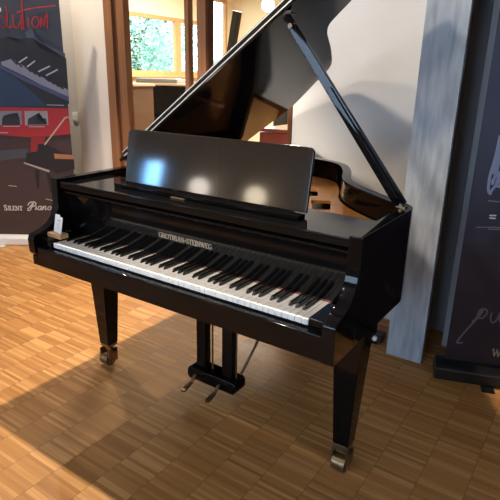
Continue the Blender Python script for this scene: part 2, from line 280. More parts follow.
# glazed timber partition with the open passage beside it
d1 = struct(bxo('door_1', 'frame', None, (-2.09, -2.005, YW - .02, YW + .06, 0, 2.35), (-1.975, -1.895, YW, YW + .06, 0, 2.35), (-1.302, -1.268, YW, YW + .05, 0, 2.35), (-1.183, -1.108, YW - .01, YW + .06, 0, 2.35),
               (-1.895, -1.302, YW, YW + .05, 2.25, 2.35), (-1.895, -1.302, YW, YW + .05, 0, .12)), 'timber framed glazed partition door')
bxo('dark_stile', 'frame_dark', d1, (-2.005, -1.975, YW - .002, YW + .055, 0, 2.35), (-1.108, -1.098, YW + .01, YW + .065, 0, 2.35))
bxo('pane', 'glass', d1, (-1.895, -1.302, YW + .02, YW + .03, .12, 2.25), (-1.268, -1.183, YW + .02, YW + .03, 0, 2.35))
struct(bxo('trim_2', 'frame_dark', None, (-.445, -.42, YW - .012, YW + .15, 0, 2.35)))
struct(bxo('baseboard_back', 'plaster', None, (-.42, .46, YW - .015, YW, 0, .07)))
# concrete pillar, narrower at its back
bm = nb(); prism(bm, [(.476, 1.225), (.668, 1.224), (.58, YW), (.476, YW)], lambda x, y: (x, y, 0), lambda x, y: (x, y, H)); bev(bm, .006, 2)
struct(obj('wall_pillar', bm, 'concrete'), 'rough grey concrete pillar beside the piano')

# light switch
t = thing('light_switch', 'small white light switch on the pale wall beside the red and black banner', 'light switch', (-2.628, YW + .07, 1.05))
bm = nb(); box(bm, -2.664, -2.592, YW + .058, YW + .0695, 1.012, 1.088); bev(bm, .003); obj('switch_plate', bm, 'white_plastic', t)
bm = nb(); box(bm, -2.650, -2.606, YW + .052, YW + .058, 1.025, 1.075); bev(bm, .002); obj('rocker', bm, 'white_plastic', t)

# ------------------------------------------------------------------ grand piano
P = thing('grand_piano', 'large glossy black grand piano with raised lid and white keyboard', 'piano', (0, .7, 0))
HW = .722
cv = [(-.34, 1.548), (-.24, 1.51), (-.13, 1.455), (-.008, 1.412), (.062, 1.376), (.13, 1.312), (.195, 1.205), (.246, 1.10), (.292, .99), (.345, .905), (.425, .822), (.52, .745), (.61, .675), (.675, .628), (.710, .588), (.722, .54), (.722, .48)]
arc = [(-.722 + .05 - .05 * math.cos(a), 1.51 + .05 * math.sin(a)) for a in [PI / 2 * k / 5 for k in range(6)]]
OUT = [(-HW, .10), (-HW, .5), (-HW, 1.0)] + arc + spline(cv, 5) + [(HW, .3), (HW, .10)]
def inset(pts, d):
    r = []
    for i, p in enumerate(pts):
        a = Vector(pts[max(i - 1, 0)]); b = Vector(pts[min(i + 1, len(pts) - 1)]); t_ = (b - a).normalized()
        r.append((p[0] + t_.y * d, p[1] - t_.x * d))
    return r
INN = inset(OUT, .043)
bm = nb(); ZR0, ZR1 = .62, .977
rows = []
for a, b in zip(OUT, INN): rows.append([bm.verts.new((a[0], a[1], ZR0)), bm.verts.new((a[0], a[1], ZR1)), bm.verts.new((b[0], b[1], ZR1)), bm.verts.new((b[0], b[1], ZR0))])
for r0, r1 in zip(rows, rows[1:]):
    for k in range(4): bm.faces.new((r0[k], r0[(k + 1) % 4], r1[(k + 1) % 4], r1[k]))
bm.faces.new(rows[0]); bm.faces.new(rows[-1][::-1]); bev(bm, .003, 2, 50)
obj('rim', bm, 'black', P)
# the cheeks with their rounded noses
prof = [(.0995, .977), (.0995, .62), (-.008, .62), (-.012, .664), (-.038, .668), (-.046, .680), (-.047, .735), (-.042, .750), (-.030, .759), (-.005, .766), (.025, .775), (.052, .790), (.072, .812), (.086, .845), (.092, .88), (.095, .977)]
for s in (-1, 1):
    bm = nb(); x0, x1 = s * .68, s * .722
    prism(bm, prof if s < 0 else [(.0995, .977), (.0995, .62), (-.041, .62), (-.0455, .640)] + prof[5:], lambda y, z: (x0, y, z), lambda y, z: (x1, y, z)); bev(bm, .004, 2, 40)
    obj('cheek', bm, 'black', P)
    b2 = nb(); xa, xb = sorted((s * .6165, s * .679))
    box(b2, xa, xb, -.012, .125, .664, .738); bev(b2, .006, 3); kb_ = obj('key_block', b2, 'black', P)
    b3 = nb(); box(b3, min(s * .655, s * .676), max(s * .655, s * .676), .100, .135, .738, .750); bev(b3, .004)
    obj('fall_pivot', b3, 'chrome', kb_)
bxo('keybed', 'black', P, (-.714, .679, -.0125, .42, .62, .663), bv=.003)
bxo('key_slip', 'black', P, (-.679, .679, -.038, -.013, .62, .702), bv=.003)
bxo('cheek_base', 'black', P, (-.714, -.6795, -.038, -.013, .62, .6635), bv=.003)
bxo('key_frame', 'satin', P, (-.614, .614, .002, .24, .6635, .704))
# 52 white keys, 36 black keys
pitch = 1.225 / 52
bm = nb(); box(bm, -.01095, .01095, 0, .17, .705, .725); bev(bm, .0012, 2)
k0 = obj('white_key', bm, 'ivory', P, (-.6125 + pitch / 2, 0, 0))
def dup(o, loc):
    c = o.copy(); COL.objects.link(c); c.location = loc; return c
for i in range(1, 52): dup(k0, (-.6125 + pitch * (i + .5), 0, 0))
bm = nb(); v = box(bm, -.0052, .0052, .050, .17, .7245, .7375)
for q in (v[4], v[5]): q.co.y += .010
for q in (v[4], v[7]): q.co.x += .0009
for q in (v[5], v[6]): q.co.x -= .0009
bev(bm, .0014, 2); first = True
off = {0: .0, 2: -.0015, 3: .0015, 5: -.0018, 6: 0, 0: .0018}   # A B C D E F G, sharp after the index
for i in range(51):
    n = i % 7                     # A=0 B=1 C=2 D=3 E=4 F=5 G=6
    if n in (1, 4): continue
    L = (-.6125 + pitch * (i + 1) + off.get(n, 0), 0, 0)
    if first: b0 = obj('black_key', bm, 'ebony', P, L); first = False
    else: dup(b0, L)
bxo('felt_strip', 'felt', P, (-.613, .613, .1505, .156, .7252, .7264))
# fallboard: slightly hollow, standing open, with a rounded lip
pf = [(.157, .729), (.1535, .76), (.149, .80), (.144, .84), (.137, .88), (.128, .912), (.119, .913), (.113, .918), (.113, .924), (.118, .929), (.14, .931), (.158, .93), (.168, .88), (.172, .80), (.174, .729)]
bm = nb(); prism(bm, pf, lambda y, z: (-.675, y, z), lambda y, z: (.675, y, z)); bev(bm, .0015, 2, 50)
fb = obj('fallboard', bm, 'black', P, ang=25)
bm = nb()
def fallf(u, v):                      # the lettering follows the board's front
    y = .1490 + (.144 - .1490) * (v - .80) / .04 - .0005
    return (u, y, v)
caps(bm, 'GROTRIAN-STEINWEG', -.136, .130, .8085, .0195, fallf)
obj('maker_name', bm, 'letter', fb, smooth=False)
# shelf carrying the desk
bm = nb(); box(bm, -.679, .679, .118, .385, .936, .958); bev(bm, .003, 2)
sh = obj('music_shelf', bm, 'black', P)
bxo('shelf_lip', 'black', sh, (-.679, .679, .104, .1175, .938, .966), bv=.003)
bxo('brass_plate', 'bronze', sh, (-.115, -.045, .195, .205, .9585, .9635), bv=.001)
# music desk
t_ = .0; a_ = math.atan2(.035, .215)
def dk(u, v, w=0.): return (u, .268 + v * math.sin(a_) + w * math.cos(a_), .972 + v * math.cos(a_) - w * math.sin(a_))
r_ = .022; dp = [(-.444, 0), (.444, 0)] + [(.444 - r_ + r_ * math.cos(k * PI / 12), .224 - r_ + r_ * math.sin(k * PI / 12)) for k in range(7)] + [(-.444 + r_ - r_ * math.sin(k * PI / 12), .224 - r_ + r_ * math.cos(k * PI / 12)) for k in range(7)]
bm = nb(); prism(bm, dp, lambda u, v: dk(u, v, 0), lambda u, v: dk(u, v, .013)); bev(bm, .003, 3, 40)
md = obj('music_desk', bm, 'desk', P)
bm = nb(); box(bm, -.445, .445, .205, .262, .9585, .9715); box(bm, -.445, .445, .203, .212, .9715, .976); bev(bm, .002)
obj('desk_ledge', bm, 'black', md)
for x in (-.25, .25):
    bm = nb(); obox(bm, (x, .325, 1.12), (x, .372, .962), .03, .008, (1, 0, 0)); obj('desk_strut', bm, 'brass', md)
# iron plate, soundboard, strings
def plate(outline, holes, z0, th):
    cu = bpy.data.curves.new('c', 'CURVE'); cu.dimensions = '2D'; cu.fill_mode = 'BOTH'; cu.extrude = th / 2; cu.bevel_depth = .002
    for l in [outline] + holes:
        sp = cu.splines.new('POLY'); sp.points.add(len(l) - 1); sp.use_cyclic_u = True
        for q, pt in zip(l, sp.points): pt.co = (q[0], q[1], 0, 1)
    o = bpy.data.objects.new('c', cu); o.location = (0, 0, z0); COL.objects.link(o); dg = bpy.context.evaluated_depsgraph_get(); dg.update()
    me = bpy.data.meshes.new_from_object(o.evaluated_get(dg)); bpy.data.objects.remove(o); bpy.data.curves.remove(cu)
    me.transform(Matrix.Translation((0, 0, z0))); me.materials.clear(); return me
I2 = [q for q in inset(OUT, .053) if q[1] > .392]
I2 = [(-.669, .392)] + I2 + [(.669, .392)]
def quad(*p): return list(p)
def roundq(pts, r=.02):
    o = []
    n = len(pts)
    for i in range(n):
        p = Vector(pts[i]); a = (Vector(pts[i - 1]) - p).normalized() * r; b = (Vector(pts[(i + 1) % n]) - p).normalized() * r
        for k in range(5):
            t = k / 4; o.append(tuple((p + a) * (1 - t) ** 2 + p * 2 * t * (1 - t) + (p + b) * t * t))
    return o
holes = [roundq([(.17, .83), (.25, .88), (.33, .71), (.265, .665)]), roundq([(.345, .60), (.385, .65), (.44, .565), (.40, .53)], .012),
         roundq([(-.06, 1.0), (.08, 1.08), (.16, .93), (.02, .80)]), roundq([(-.30, 1.18), (-.14, 1.3), (-.02, 1.17), (-.14, 1.0)]),
         roundq([(-.34, .62), (-.10, .70), (.04, .52), (-.28, .50)]), roundq([(-.6, 1.0), (-.46, 1.25), (-.38, 1.22), (-.5, .9)])]
ip = obj('iron_plate', plate(I2, holes, .872, .012), 'gold', P)
bm = nb()
for q in ((-.2, .5, 1.35), (-.45, .5, 1.4)): obox(bm, (q[0] + .09, q[1], .885), (q[0] - .05, q[2], .885), .022, .016)
bev(bm, .004); obj('plate_strut', bm, 'gold', ip)
bm = nb(); prism(bm, inset(OUT, .044)[1:-1], lambda x, y: (x, y, .826), lambda x, y: (x, y, .834)); obj('soundboard', bm, 'spruce', P)
bm = nb()
for k in range(85):
    u = k / 84; x = -.60 + 1.2 * u; ye = 1.36 - .86 * u ** .8
    obox(bm, (x, .40, .894), (x - .16 + .10 * u, ye, .890), .0016, .0016)
so = obj('strings', bm, 'string', P, smooth=False); so['kind'] = 'stuff'
bm = nb()
for k in range(85):
    x = -.60 + 1.2 * k / 84
    for j in (0, 1): cyl(bm, (x + .004 * j, .40 + .016 * j, .877), (x + .004 * j, .40 + .016 * j, .902), .0028, 6)
tp = obj('tuning_pins', bm, 'chrome', ip, smooth=False); tp['kind'] = 'stuff'
bm = nb(); bx_ = spline([(-.5, 1.30), (-.3, 1.18), (-.1, 1.02), (.1, .84), (.3, .68), (.5, .55)], 6)
for a, b in zip(bx_, bx_[1:]): obox(bm, (a[0], a[1], .8495), (b[0], b[1], .8495), .03, .032)
obj('bridge', bm, 'spruce', P)
# braces under the soundboard
bxo('brace', 'oak', P, (-.681, .681, .42, .5, .63, .70), (-.30, -.22, .5, 1.38, .63, .70), bv=.004)
# lid, raised on its spine hinge
TH = math.radians(35.28); cx, sx = math.cos(TH), math.sin(TH)
def ld(u, y, w=0.): return (-.72 + u * cx - w * sx, y, .998 + u * sx + w * cx)
LO = [(0, .4955)] + [(0, 1.54), (.008, 1.556), (.025, 1.563), (.30, 1.563)] + spline([(.38, 1.562), (.47, 1.547), (.574, 1.505), (.69, 1.456), (.77, 1.425), (.83, 1.385), (.875, 1.32), (.92, 1.235), (.965, 1.145), (1.01, 1.045), (1.05, .96), (1.095, .90), (1.16, .873), (1.245, .848), (1.33, .80), (1.395, .72), (1.428, .62), (1.436, .54)], 4) + [(1.436, .4955)]
bm = nb(); prism(bm, LO, lambda u, y: ld(u, y, 0), lambda u, y: ld(u, y, .018)); bev(bm, .002, 2, 40)
lid = obj('lid', bm, 'lid', P)
FL = [(.045, .497), (.045, .885), (1.425, .875), (1.436, .497)]
bm = nb(); prism(bm, FL, lambda u, y: ld(u, y, .0215), lambda u, y: ld(u, y, .0385)); bev(bm, .003, 2, 40)
obj('front_flap', bm, 'lid', lid)
bm = nb()
obox(bm, ld(.05, .4935, .010), ld(1.43, .4935, .010), .0035, .010, (0, 1, 0)); obox(bm, ld(.05, .4935, .030), ld(1.43, .4935, .030), .0035, .010, (0, 1, 0))
hg = obj('lid_hinge', bm, 'hinge', lid)
bm = nb()
cyl(bm, ld(.05, .4925, .020), ld(1.43, .4925, .020), .0032, 10)
for k in range(24):
    for w in (.010, .030):
        c = ld(.07 + k * .058, .4915, w); cyl(bm, c, (c[0], c[1] - .0015, c[2]), .0022, 8)
obj('hinge_pin', bm, 'satin', hg)
for y in (.62, 1.1, 1.45): bxo('spine_hinge', 'brass', lid, (-.726, -.700, y - .04, y + .04, .977, .997))
# prop stick from the right rim up to the lid
pa, pb = Vector((.680, .552, .983)), Vector((.186, .515, 1.628))
dv = (pb - pa).normalized(); sd = Vector((0, 1, 0)).cross(dv).normalized()
bm = nb(); obox(bm, pa, pb, .044, .022, (-.085, .995, -.02), .030, .018); bev(bm, .003, 2)
pr = obj('prop_stick', bm, 'black', P)
bm = nb(); q0 = pa + dv * .28 + Vector((0, -.0155, 0)); obox(bm, pa + dv * .03 + Vector((0, -.0165, 0)), pa + dv * .50 + Vector((0, -.0145, 0)), .020, .008, (-.085, .995, -.02)); bev(bm, .002, 2)
obj('short_prop', bm, 'black', pr)
bm = nb(); c = pb - dv * .045; cyl(bm, c + Vector((0, -.018, 0)), c + Vector((0, .018, 0)), .009, 14); cyl(bm, c + sd * .016, c - sd * .016, .007, 12)
obj('prop_pin', bm, 'chrome', pr)
bm = nb(); box(bm, .664, .698, .536, .570, .977, .982); cyl(bm, (.682, .534, .987), (.682, .572, .987), .006, 12)
obj('prop_bracket', bm, 'bronze', pr)
bm = nb(); b_ = ld(1.118, .516, -.005); box(bm, b_[0] - .02, b_[0] + .02, .50, .535, b_[2] - .008, b_[2] + .004); bev(bm, .002); obj('prop_cup', bm, 'satin', lid)
# legs on brass casters
def leg(x, y):
    bm = nb()
    v = box(bm, x - .052, x + .052, y - .052, y + .052, .118, .565)
    for q in v[:4]: q.co.x = x + (q.co.x - x) * .60; q.co.y = y + (q.co.y - y) * .60
    box(bm, x - .062, x + .062, y - .062, y + .062, .565, .6195); bev(bm, .003, 2)
    L = obj('leg', bm, 'black', P)
    bm = nb()
    box(bm, x - .029, x + .029, y - .029, y + .029, .103, .1178)
    cyl(bm, (x, y, .085), (x, y, .104), .016, 14)
    for s in (-1, 1): box(bm, min(x + s * .027, x + s * .034), max(x + s * .027, x + s * .034), y - .034, y + .024, .022, .092)
    box(bm, x - .034, x + .034, y - .010, y + .024, .072, .092)
    bev(bm, .002, 2)
    cyl(bm, (x - .0255, y - .014, .0325), (x + .0255, y - .014, .0325), .0322, 28); cyl(bm, (x - .038, y - .014, .0325), (x + .038, y - .014, .0325), .007, 12)
    obj('caster', bm, 'bronze', L)
leg(-.648, .285); leg(.648, .285); leg(-.24, 1.32)
# pedal lyre
bm = nb(); pl_ = [(-.150, .075), (.100, .075), (.112, .090), (.112, .120), (.100, .138), (-.150, .138), (-.162, .120), (-.162, .090)]
prism(bm, pl_, lambda x, z: (x, .325, z), lambda x, z: (x, .415, z)); bev(bm, .008, 3, 30)
ly = obj('pedal_lyre', bm, 'black', P)
for x in (-.093, .052):
    bm = nb(); box(bm, x - .026, x + .026, .345, .385, .136, .6195); bev(bm, .003); obj('lyre_post', bm, 'black', ly)
for x in (-.108, .030):
    bm = nb(); ln = [(.330, .104), (.315, .104), (.292, .082), (.240, .070)]
    for i, (a, b) in enumerate(zip(ln, ln[1:])): obox(bm, (x, a[0], a[1]), (x, b[0], b[1]), (.012, .013, .016)[i], .008, (0, 0, 1), (.013, .016, .026)[i])
    cyl(bm, (x, .241, .0665), (x, .241, .0745), .0135, 16); bev(bm, .001, 1, 50); obj('pedal', bm, 'bronze', ly)
for x in (-.045, .088):
    bm = nb(); cyl(bm, (x, .37, .136), (x, .37, .6195), .0042, 10); obj('pedal_rod', bm, 'bronze', ly)
bm = nb(); cyl(bm, (.085, .40, .125), (.14, .86, .635), .006, 10); obj('lyre_brace', bm, 'bronze', ly)

# ------------------------------------------------------------------ card holder on the left key block
bm = nb(); v = box(bm, -.676, -.588, .018, .062, .7385, .7595); bev(bm, .004, 2)
tag(obj('card_holder', bm, 'oak'), 'small oak card holder block on the left end of the keyboard', 'card holder')
t = thing('price_card', 'white printed card standing upright in the small oak block', 'card', (-.625, .036, .7598))
bm = nb(); f = lambda u, v, o=0.: (-.618 + u * .98, .032 + o + v * .22 - u * .18, .7602 + v)
prism(bm, [(-.027, 0), (.027, 0), (.027, .070), (-.027, .070)], lambda u, v: f(u, v), lambda u, v: f(u, v, .0014)); obj('card_sheet', bm, 'card', t)
bm = nb()
ribbon(bm, [(-.012, .054), (.014, .054)], .004, lambda u, v: f(u, v, -.0004))
for k in range(5): ribbon(bm, [(-.014, .042 - k * .006), (.014 - .006 * (k % 2), .042 - k * .006)], .0012, lambda u, v: f(u, v, -.0004))
obj('card_print', bm, 'ink', t, smooth=False)
bm = nb(); g = lambda u, v, o=0.: (-.640 + u, .040 + o + v * .22, .7602 + v)
prism(bm, [(-.018, 0), (.012, 0), (.012, .074), (-.018, .074)], lambda u, v: g(u, v), lambda u, v: g(u, v, .0014))
tag(obj('blank_card', bm, 'card'), 'plain pale card behind the printed white card in the oak block', 'card')

# ------------------------------------------------------------------ roll-up banners
def banner(name, label, O, er, u0, u1, base_mat, cas_front, H_=2.05, zb=.1):
    er = Vector(er); n = Vector((-er.y, er.x, 0)); O = Vector(O)
    t = thing(name, label, 'banner', tuple(O + er * (u0 + u1) / 2))
    F = lambda u, v, o=0.: tuple(O + er * u + n * o + Vector((0, 0, v)))
    bm = nb(); prism(bm, [(u0, zb - .02), (u1, zb - .02), (u1, H_), (u0, H_)], lambda u, v: F(u, v, 0), lambda u, v: F(u, v, .0015))
    fab = obj('fabric', bm, None, t)
    bm = nb(); prism(bm, [(u0 - .005, H_), (u1 + .005, H_), (u1 + .005, H_ + .03), (u0 - .005, H_ + .03)], lambda u, v: F(u, v, -.012), lambda u, v: F(u, v, .012)); bev(bm, .004); obj('top_rail', bm, base_mat, t)
    bm = nb()
    pr_ = [(-cas_front, .004), (.06, .004), (.06, zb * .7), (.03, zb), (-cas_front * .5, zb), (-cas_front, zb * .75)]
    prism(bm, pr_, lambda o, z: F(u0 - .045, z, o), lambda o, z: F(u1 + .03, z, o)); bev(bm, .006, 2); cas = obj('cassette', bm, base_mat, t)
    for u in (u0 + .2, u1 - .2):
        bm = nb(); prism(bm, [(u - .03, -cas_front - .05), (u + .03, -cas_front - .05), (u + .03, .12), (u - .03, .12)], lambda a, o: F(a, .0005, o), lambda a, o: F(a, .0035, o)); obj('foot', bm, base_mat, cas)
    bm = nb(); a = F((u0 + u1) / 2, .05, .045); cyl(bm, a, F((u0 + u1) / 2, H_, .02), .008, 10); obj('support_pole', bm, 'silver', t)
    return t, fab, F
def layer(fab, name, polys, m, F, o, lines=(), w=.003, curved=False):
    bm = nb()
    for p in polys:
        bm.faces.new([bm.verts.new(F(u, v, o)) for u, v in p])
    for l in lines: ribbon(bm, l, w, lambda u, v: F(u, v, o), curved)
    bmesh.ops.triangulate(bm, faces=bm.faces); return obj(name, bm, m, fab, smooth=False)

A = json.loads(ART)
t, fab, F = banner('roll_up_banner', 'red and black pop-up banner with handwriting and silent piano lettering, on silver base', A['OL'], (.82631, .56321, 0), -.85, 0, 'silver', .05, 2.05, .085)
m = mat('banner_print', (.03, .03, .04), .55, 0, .3); b = m.node_tree.nodes['Principled BSDF']
tc = nd(m, 'ShaderNodeTexCoord'); sp = nd(m, 'ShaderNodeSeparateXYZ'); lk(m, tc.outputs['Object'], sp.inputs[0])
lk(m, ramp(m, mth(m, 'DIVIDE', sp.outputs[2], 2.), [(.05, (.045, .024, .020)), (.42, (.045, .022, .020)), (.50, (.020, .016, .018)), (.60, (.030, .034, .050)), (.95, (.040, .043, .060))]), b.inputs['Base Color'])
fab.data.materials.append(m)
PO = A['polys']; o = -.0006
for nm, key, c in (('print_glow', 'glow', (.06, .075, .11)), ('print_piano_body', 'body', (.016, .016, .022)), ('print_blue_case', 'blue', (.018, .036, .085)), ('print_keys', 'keys', (.22, .22, .29)), ('print_edge', 'edge', (.05, .065, .15)),
                   ('print_red_band', 'red', (.32, .018, .022)), ('print_red_patch', 'redB', (.22, .015, .015)), ('print_photo', 'photoA', (.20, .20, .24)), ('print_photo', 'photoB', (.26, .25, .28)), ('print_keyboard', 'kbB', (.05, .05, .06)),
                   ('print_grand_body', 'gbody', (.014, .010, .010)), ('print_grand_inside', 'ginside', (.28, .12, .05)), ('print_grand_keys', 'gkeys', (.36, .28, .26)), ('print_grand_leg', 'gleg1', (.012, .009, .009)), ('print_grand_leg', 'gleg2', (.012, .009, .009))):
    pts = PO[key]
    if key == 'red':
        zt = A['redtop'][1]; pts = [(-.85, zt), (0, zt), (0, zt - .20), (-.30, zt - .235), (-.85, zt - .20)]
    layer(fab, nm, [pts], ink(nm + key, c), F, o); o -= .0005
for l in A['streaks']: layer(fab, 'print_highlight', [], ink('print_white', (.42, .42, .5)), F, o, [l], .010)
for l in A['bk']: layer(fab, 'print_black_key', [], ink('print_dark', (.02, .02, .028)), F, o, [l], .014)
layer(fab, 'print_lid_line', [], ink('print_tan', (.42, .34, .26)), F, o, A['lid'], .011)
q = PO['photoA']; r = PO['photoB']
def q_(q, *st):
    P0, P1, P2, P3 = [Vector(x) for x in q]
    return [tuple((P0 * (1 - s) + P1 * s) * (1 - t) + (P3 * (1 - s) + P2 * s) * t) for s, t in st]
for pp in ([q_(q, (.1, 1), (.12, .5), (.2, .3), (.33, .25), (.42, .5), (.55, .42), (.6, .15), (.82, .12), (.9, .5), (.92, 1))], [q_(r, (.12, .95), (.15, .55), (.3, .5), (.62, .12), (.66, .16), (.5, .5), (.92, .52), (.95, .95))]): layer(fab, 'print_photo_figure', pp, ink('print_dark', (.02, .02, .028)), F, o - .0005)
for l in A['cap']: layer(fab, 'print_caption', [], ink('print_pale', (.38, .35, .35)), F, o, [l], .006)
layer(fab, 'print_handwriting', [], ink('print_red_pen', (.50, .03, .03)), F, o, A['hw'], .008, True)
bm = nb(); f2 = lambda u, v: F(u, v, o)
s0, s1 = A['sil']; caps(bm, 'S', s0[0], s0[0] + .028, s0[1] - .002, .046, f2, .12, .2); caps(bm, 'ILENT', s0[0] + .034, s1[0] - .012, s0[1] + .0, .036, f2, .12, .2)
bmesh.ops.triangulate(bm, faces=bm.faces); obj('print_capitals', bm, ink('print_cream', (.55, .50, .47)), fab, smooth=False)
layer(fab, 'print_script', [], ink('print_cream2', (.62, .57, .54)), F, o, A['pi'], .008, True)
wb = A['whiteblock']
layer(fab, 'print_letter', [[wb[0], wb[1], wb[2], wb[3]]], ink('print_white2', (.6, .6, .64)), F, o)

t, fab, F = banner('roll_up_banner', 'dark navy pop-up banner with pale script in a black base right of the concrete pillar', A['OR'], A['erR'], .012, .862, 'satin', .075, 2.05, .085)
m = mat('banner_print_navy', (.03, .03, .05), .5, 0, .3); b = m.node_tree.nodes['Principled BSDF']
tc = nd(m, 'ShaderNodeTexCoord'); sp = nd(m, 'ShaderNodeSeparateXYZ'); lk(m, tc.outputs['Object'], sp.inputs[0])
lk(m, ramp(m, mth(m, 'DIVIDE', sp.outputs[2], 2.), [(.05, (.018, .011, .015)), (.28, (.018, .012, .018)), (.40, (.016, .018, .036)), (.70, (.026, .034, .068)), (.95, (.022, .026, .045))]), b.inputs['Base Color'])
fab.data.materials.append(m)
layer(fab, 'print_plume', [], ink('print_ice', (.20, .25, .42)), F, -.0006, A['fe'], .012, True)
for l in A['st']: layer(fab, 'print_streak', [], ink('print_streak', (.16, .15, .20)), F, -.0010, [l], .004)
for l in A['dash']: layer(fab, 'print_dash', [], ink('print_dash', (.45, .47, .55)), F, -.0012, [l], .006)
layer(fab, 'print_script', [], ink('print_mauve', (.17, .14, .18)), F, -.0012, A['pu'], .008, True)
bm = nb(); w0, w1 = A['W']; wz = A['Wb'][1]; caps(bm, 'W', w0[0], w0[0] + .045, wz, .036, lambda u, v: F(u, v, -.0012), .12, .18)
bmesh.ops.triangulate(bm, faces=bm.faces); obj('print_capitals', bm, ink('print_gold', (.34, .27, .17)), fab, smooth=False)

# ------------------------------------------------------------------ low power strip behind the piano
t = thing('power_strip', 'low black power strip with a white plug on the floor left of the concrete pillar', 'power strip', (.36, 1.33, 0))
bm = nb(); box(bm, .25, .425, 1.30, 1.36, .012, .062); bev(bm, .006); ps = obj('strip_body', bm, 'satin', t)
bm = nb(); box(bm, .26, .29, 1.305, 1.355, 0, .012); box(bm, .335, .40, 1.29, 1.355, 0, .012); obj('strip_foot', bm, 'satin', t)
bm = nb(); cyl(bm, (.385, 1.285, .035), (.385, 1.30, .035), .014, 12); obj('plug', bm, 'white_plastic', t)
bm = nb(); lc = spline([(.25, 1.33, .03), (.19, 1.40, .006), (.10, 1.46, .006), (.12, 1.58, .006), (.22, 1.63, .02)], 6)
for a, b_ in zip(lc, lc[1:]): cyl(bm, a, b_, .004, 8)
obj('cable', bm, 'white_plastic', t)

# ------------------------------------------------------------------ pianos in the room beyond
def upright(name, label, x0, x1, y0, y1, h, m, mtop, face):
    """face = -1: keyboard towards -y; +1: towards +y"""
    t = thing(name, label, 'piano', ((x0 + x1) / 2, (y0 + y1) / 2, 0))
    yb, yf = (y1, y0) if face < 0 else (y0, y1); k = 1 if face > 0 else -1
    def b(n, mm, *q, bv=.004):
        q = list(q); q[2], q[3] = min(q[2], q[3]), max(q[2], q[3]); return bxo(n, mm, t, tuple(q), bv=bv)
    b('back_panel', m, x0 + .03, x1 - .03, yb, yb + k * .06, .04, h - .03)
    for xx in (x0, x1 - .04): b('side_panel', m, xx, xx + .04, yb, yb + k * .38, .0, h - .03)
    b('front_panel', m, x0 + .04, x1 - .04, yb + k * .33, yb + k * .36, .78, h - .03); b('lower_panel', m, x0 + .04, x1 - .04, yb + k * .33, yb + k * .36, .10, .62)
    b('key_shelf', m, x0, x1, yb + k * .36, yf, .62, .70); b('keyboard', 'ivory', x0 + .08, x1 - .08, yb + k * .42, yf - k * .04, .70, .72)
    for xx in (x0, x1 - .06): b('toe_leg', m, xx, xx + .06, yf - k * .10, yf - k * .03, 0, .62); b('arm', m, xx, xx + .06, yb + k * .38, yf, .70, .80)
    b('top_lid', mtop, x0 - .02, x1 + .02, yb - k * .01, yb + k * .40, h - .03, h)
    return t
upright('upright_piano', 'walnut brown upright piano seen through the timber partition, nearest the posts', -5.40, -3.74, 3.45, 4.05, 1.305, 'walnut', 'walnut_top', 1)
upright('upright_piano', 'black upright piano standing under the bright window beyond the partition', -4.97, -3.52, 4.40, 5.00, 1.30, 'black', 'walnut_top', -1)
t = thing('stage_keyboard', 'flat grey electric keyboard lying on top of the black upright', 'keyboard', (-4.4, 4.8, 1.30))
bm = nb(); box(bm, -4.90, -4.05, 4.64, 4.96, 1.3005, 1.365); bev(bm, .015, 3); ks = obj('keyboard_case', bm, 'grey', t)
bm = nb(); box(bm, -4.85, -4.10, 4.66, 4.78, 1.365, 1.372); obj('key_row', bm, 'white_plastic', t)

def small_grand(name, label, cx, cy, rot, m, lid_angle, s=1.):
    t = thing(name, label, 'piano', (cx, cy, 0))
    R_ = Matrix.Translation((cx, cy, 0)) @ Matrix.Rotation(rot, 4, 'Z')
    T = lambda x, y, z: tuple(R_ @ Vector((x, y - .7, z)))
    bm = nb(); prism(bm, OUT, lambda x, y: T(x, y, .64), lambda x, y: T(x, y, .95)); bev(bm, .004, 2, 50); obj('case', bm, m, t)
    bm = nb(); prism(bm, [(-.717, -.04), (.717, -.04), (.717, .1), (-.717, .1)], lambda x, y: T(x, y, .62), lambda x, y: T(x, y, .72)); obj('keybed', bm, m, t)
    bm = nb(); prism(bm, [(-.61, -.01), (.61, -.01), (.61, .1), (-.61, .1)], lambda x, y: T(x, y, .72), lambda x, y: T(x, y, .735)); obj('keyboard', bm, 'ivory', t)
    c, s_ = math.cos(lid_angle), math.sin(lid_angle)
    bm = nb(); g = lambda u, y, w: T(-.72 + u * c - w * s_, y, .956 + u * s_ + w * c)
    lo = LO if lid_angle else [(0, .08)] + LO[1:-1] + [(1.436, .08)]
    prism(bm, lo, lambda u, y: g(u, y, 0), lambda u, y: g(u, y, .03)); obj('lid', bm, m, t)
    if lid_angle:
        bm = nb(); obox(bm, T(.69, .55, .95), g(1.0, .6, 0), .03, .02); obj('prop_stick', bm, m, t)
    for x, y in ((-.64, .28), (.64, .28), (-.24, 1.32)):
        bm = nb(); q = T(x, y, 0); v = box(bm, q[0] - .05, q[0] + .05, q[1] - .05, q[1] + .05, 0, .64)
        for w in v[:4]: w.co.x = q[0] + (w.co.x - q[0]) * .6; w.co.y = q[1] + (w.co.y - q[1]) * .6
        bev(bm, .004); obj('leg', bm, m, t)
    return t
small_grand('grand_piano', 'red-brown mahogany grand piano with closed lid beyond the open passage', -.62, 3.3, 0, 'mahogany', 0)
t = thing('pendant_lamp', 'white glowing globe lamp hanging in the far room above the piano lid', 'lamp', (-2.76, 5.0, 3.0))
bm = nb(); bmesh.ops.create_uvsphere(bm, u_segments=24, v_segments=14, radius=.085, matrix=Matrix.Translation((-2.76, 5.0, 2.31))); obj('globe', bm, mat('lit_globe', (.9, .88, .8), .4, emis=(1, .93, .78, 6)), t)
bm = nb(); cyl(bm, (-2.76, 5.0, 2.39), (-2.76, 5.0, 3.0), .006, 8); obj('cord', bm, 'satin', t)
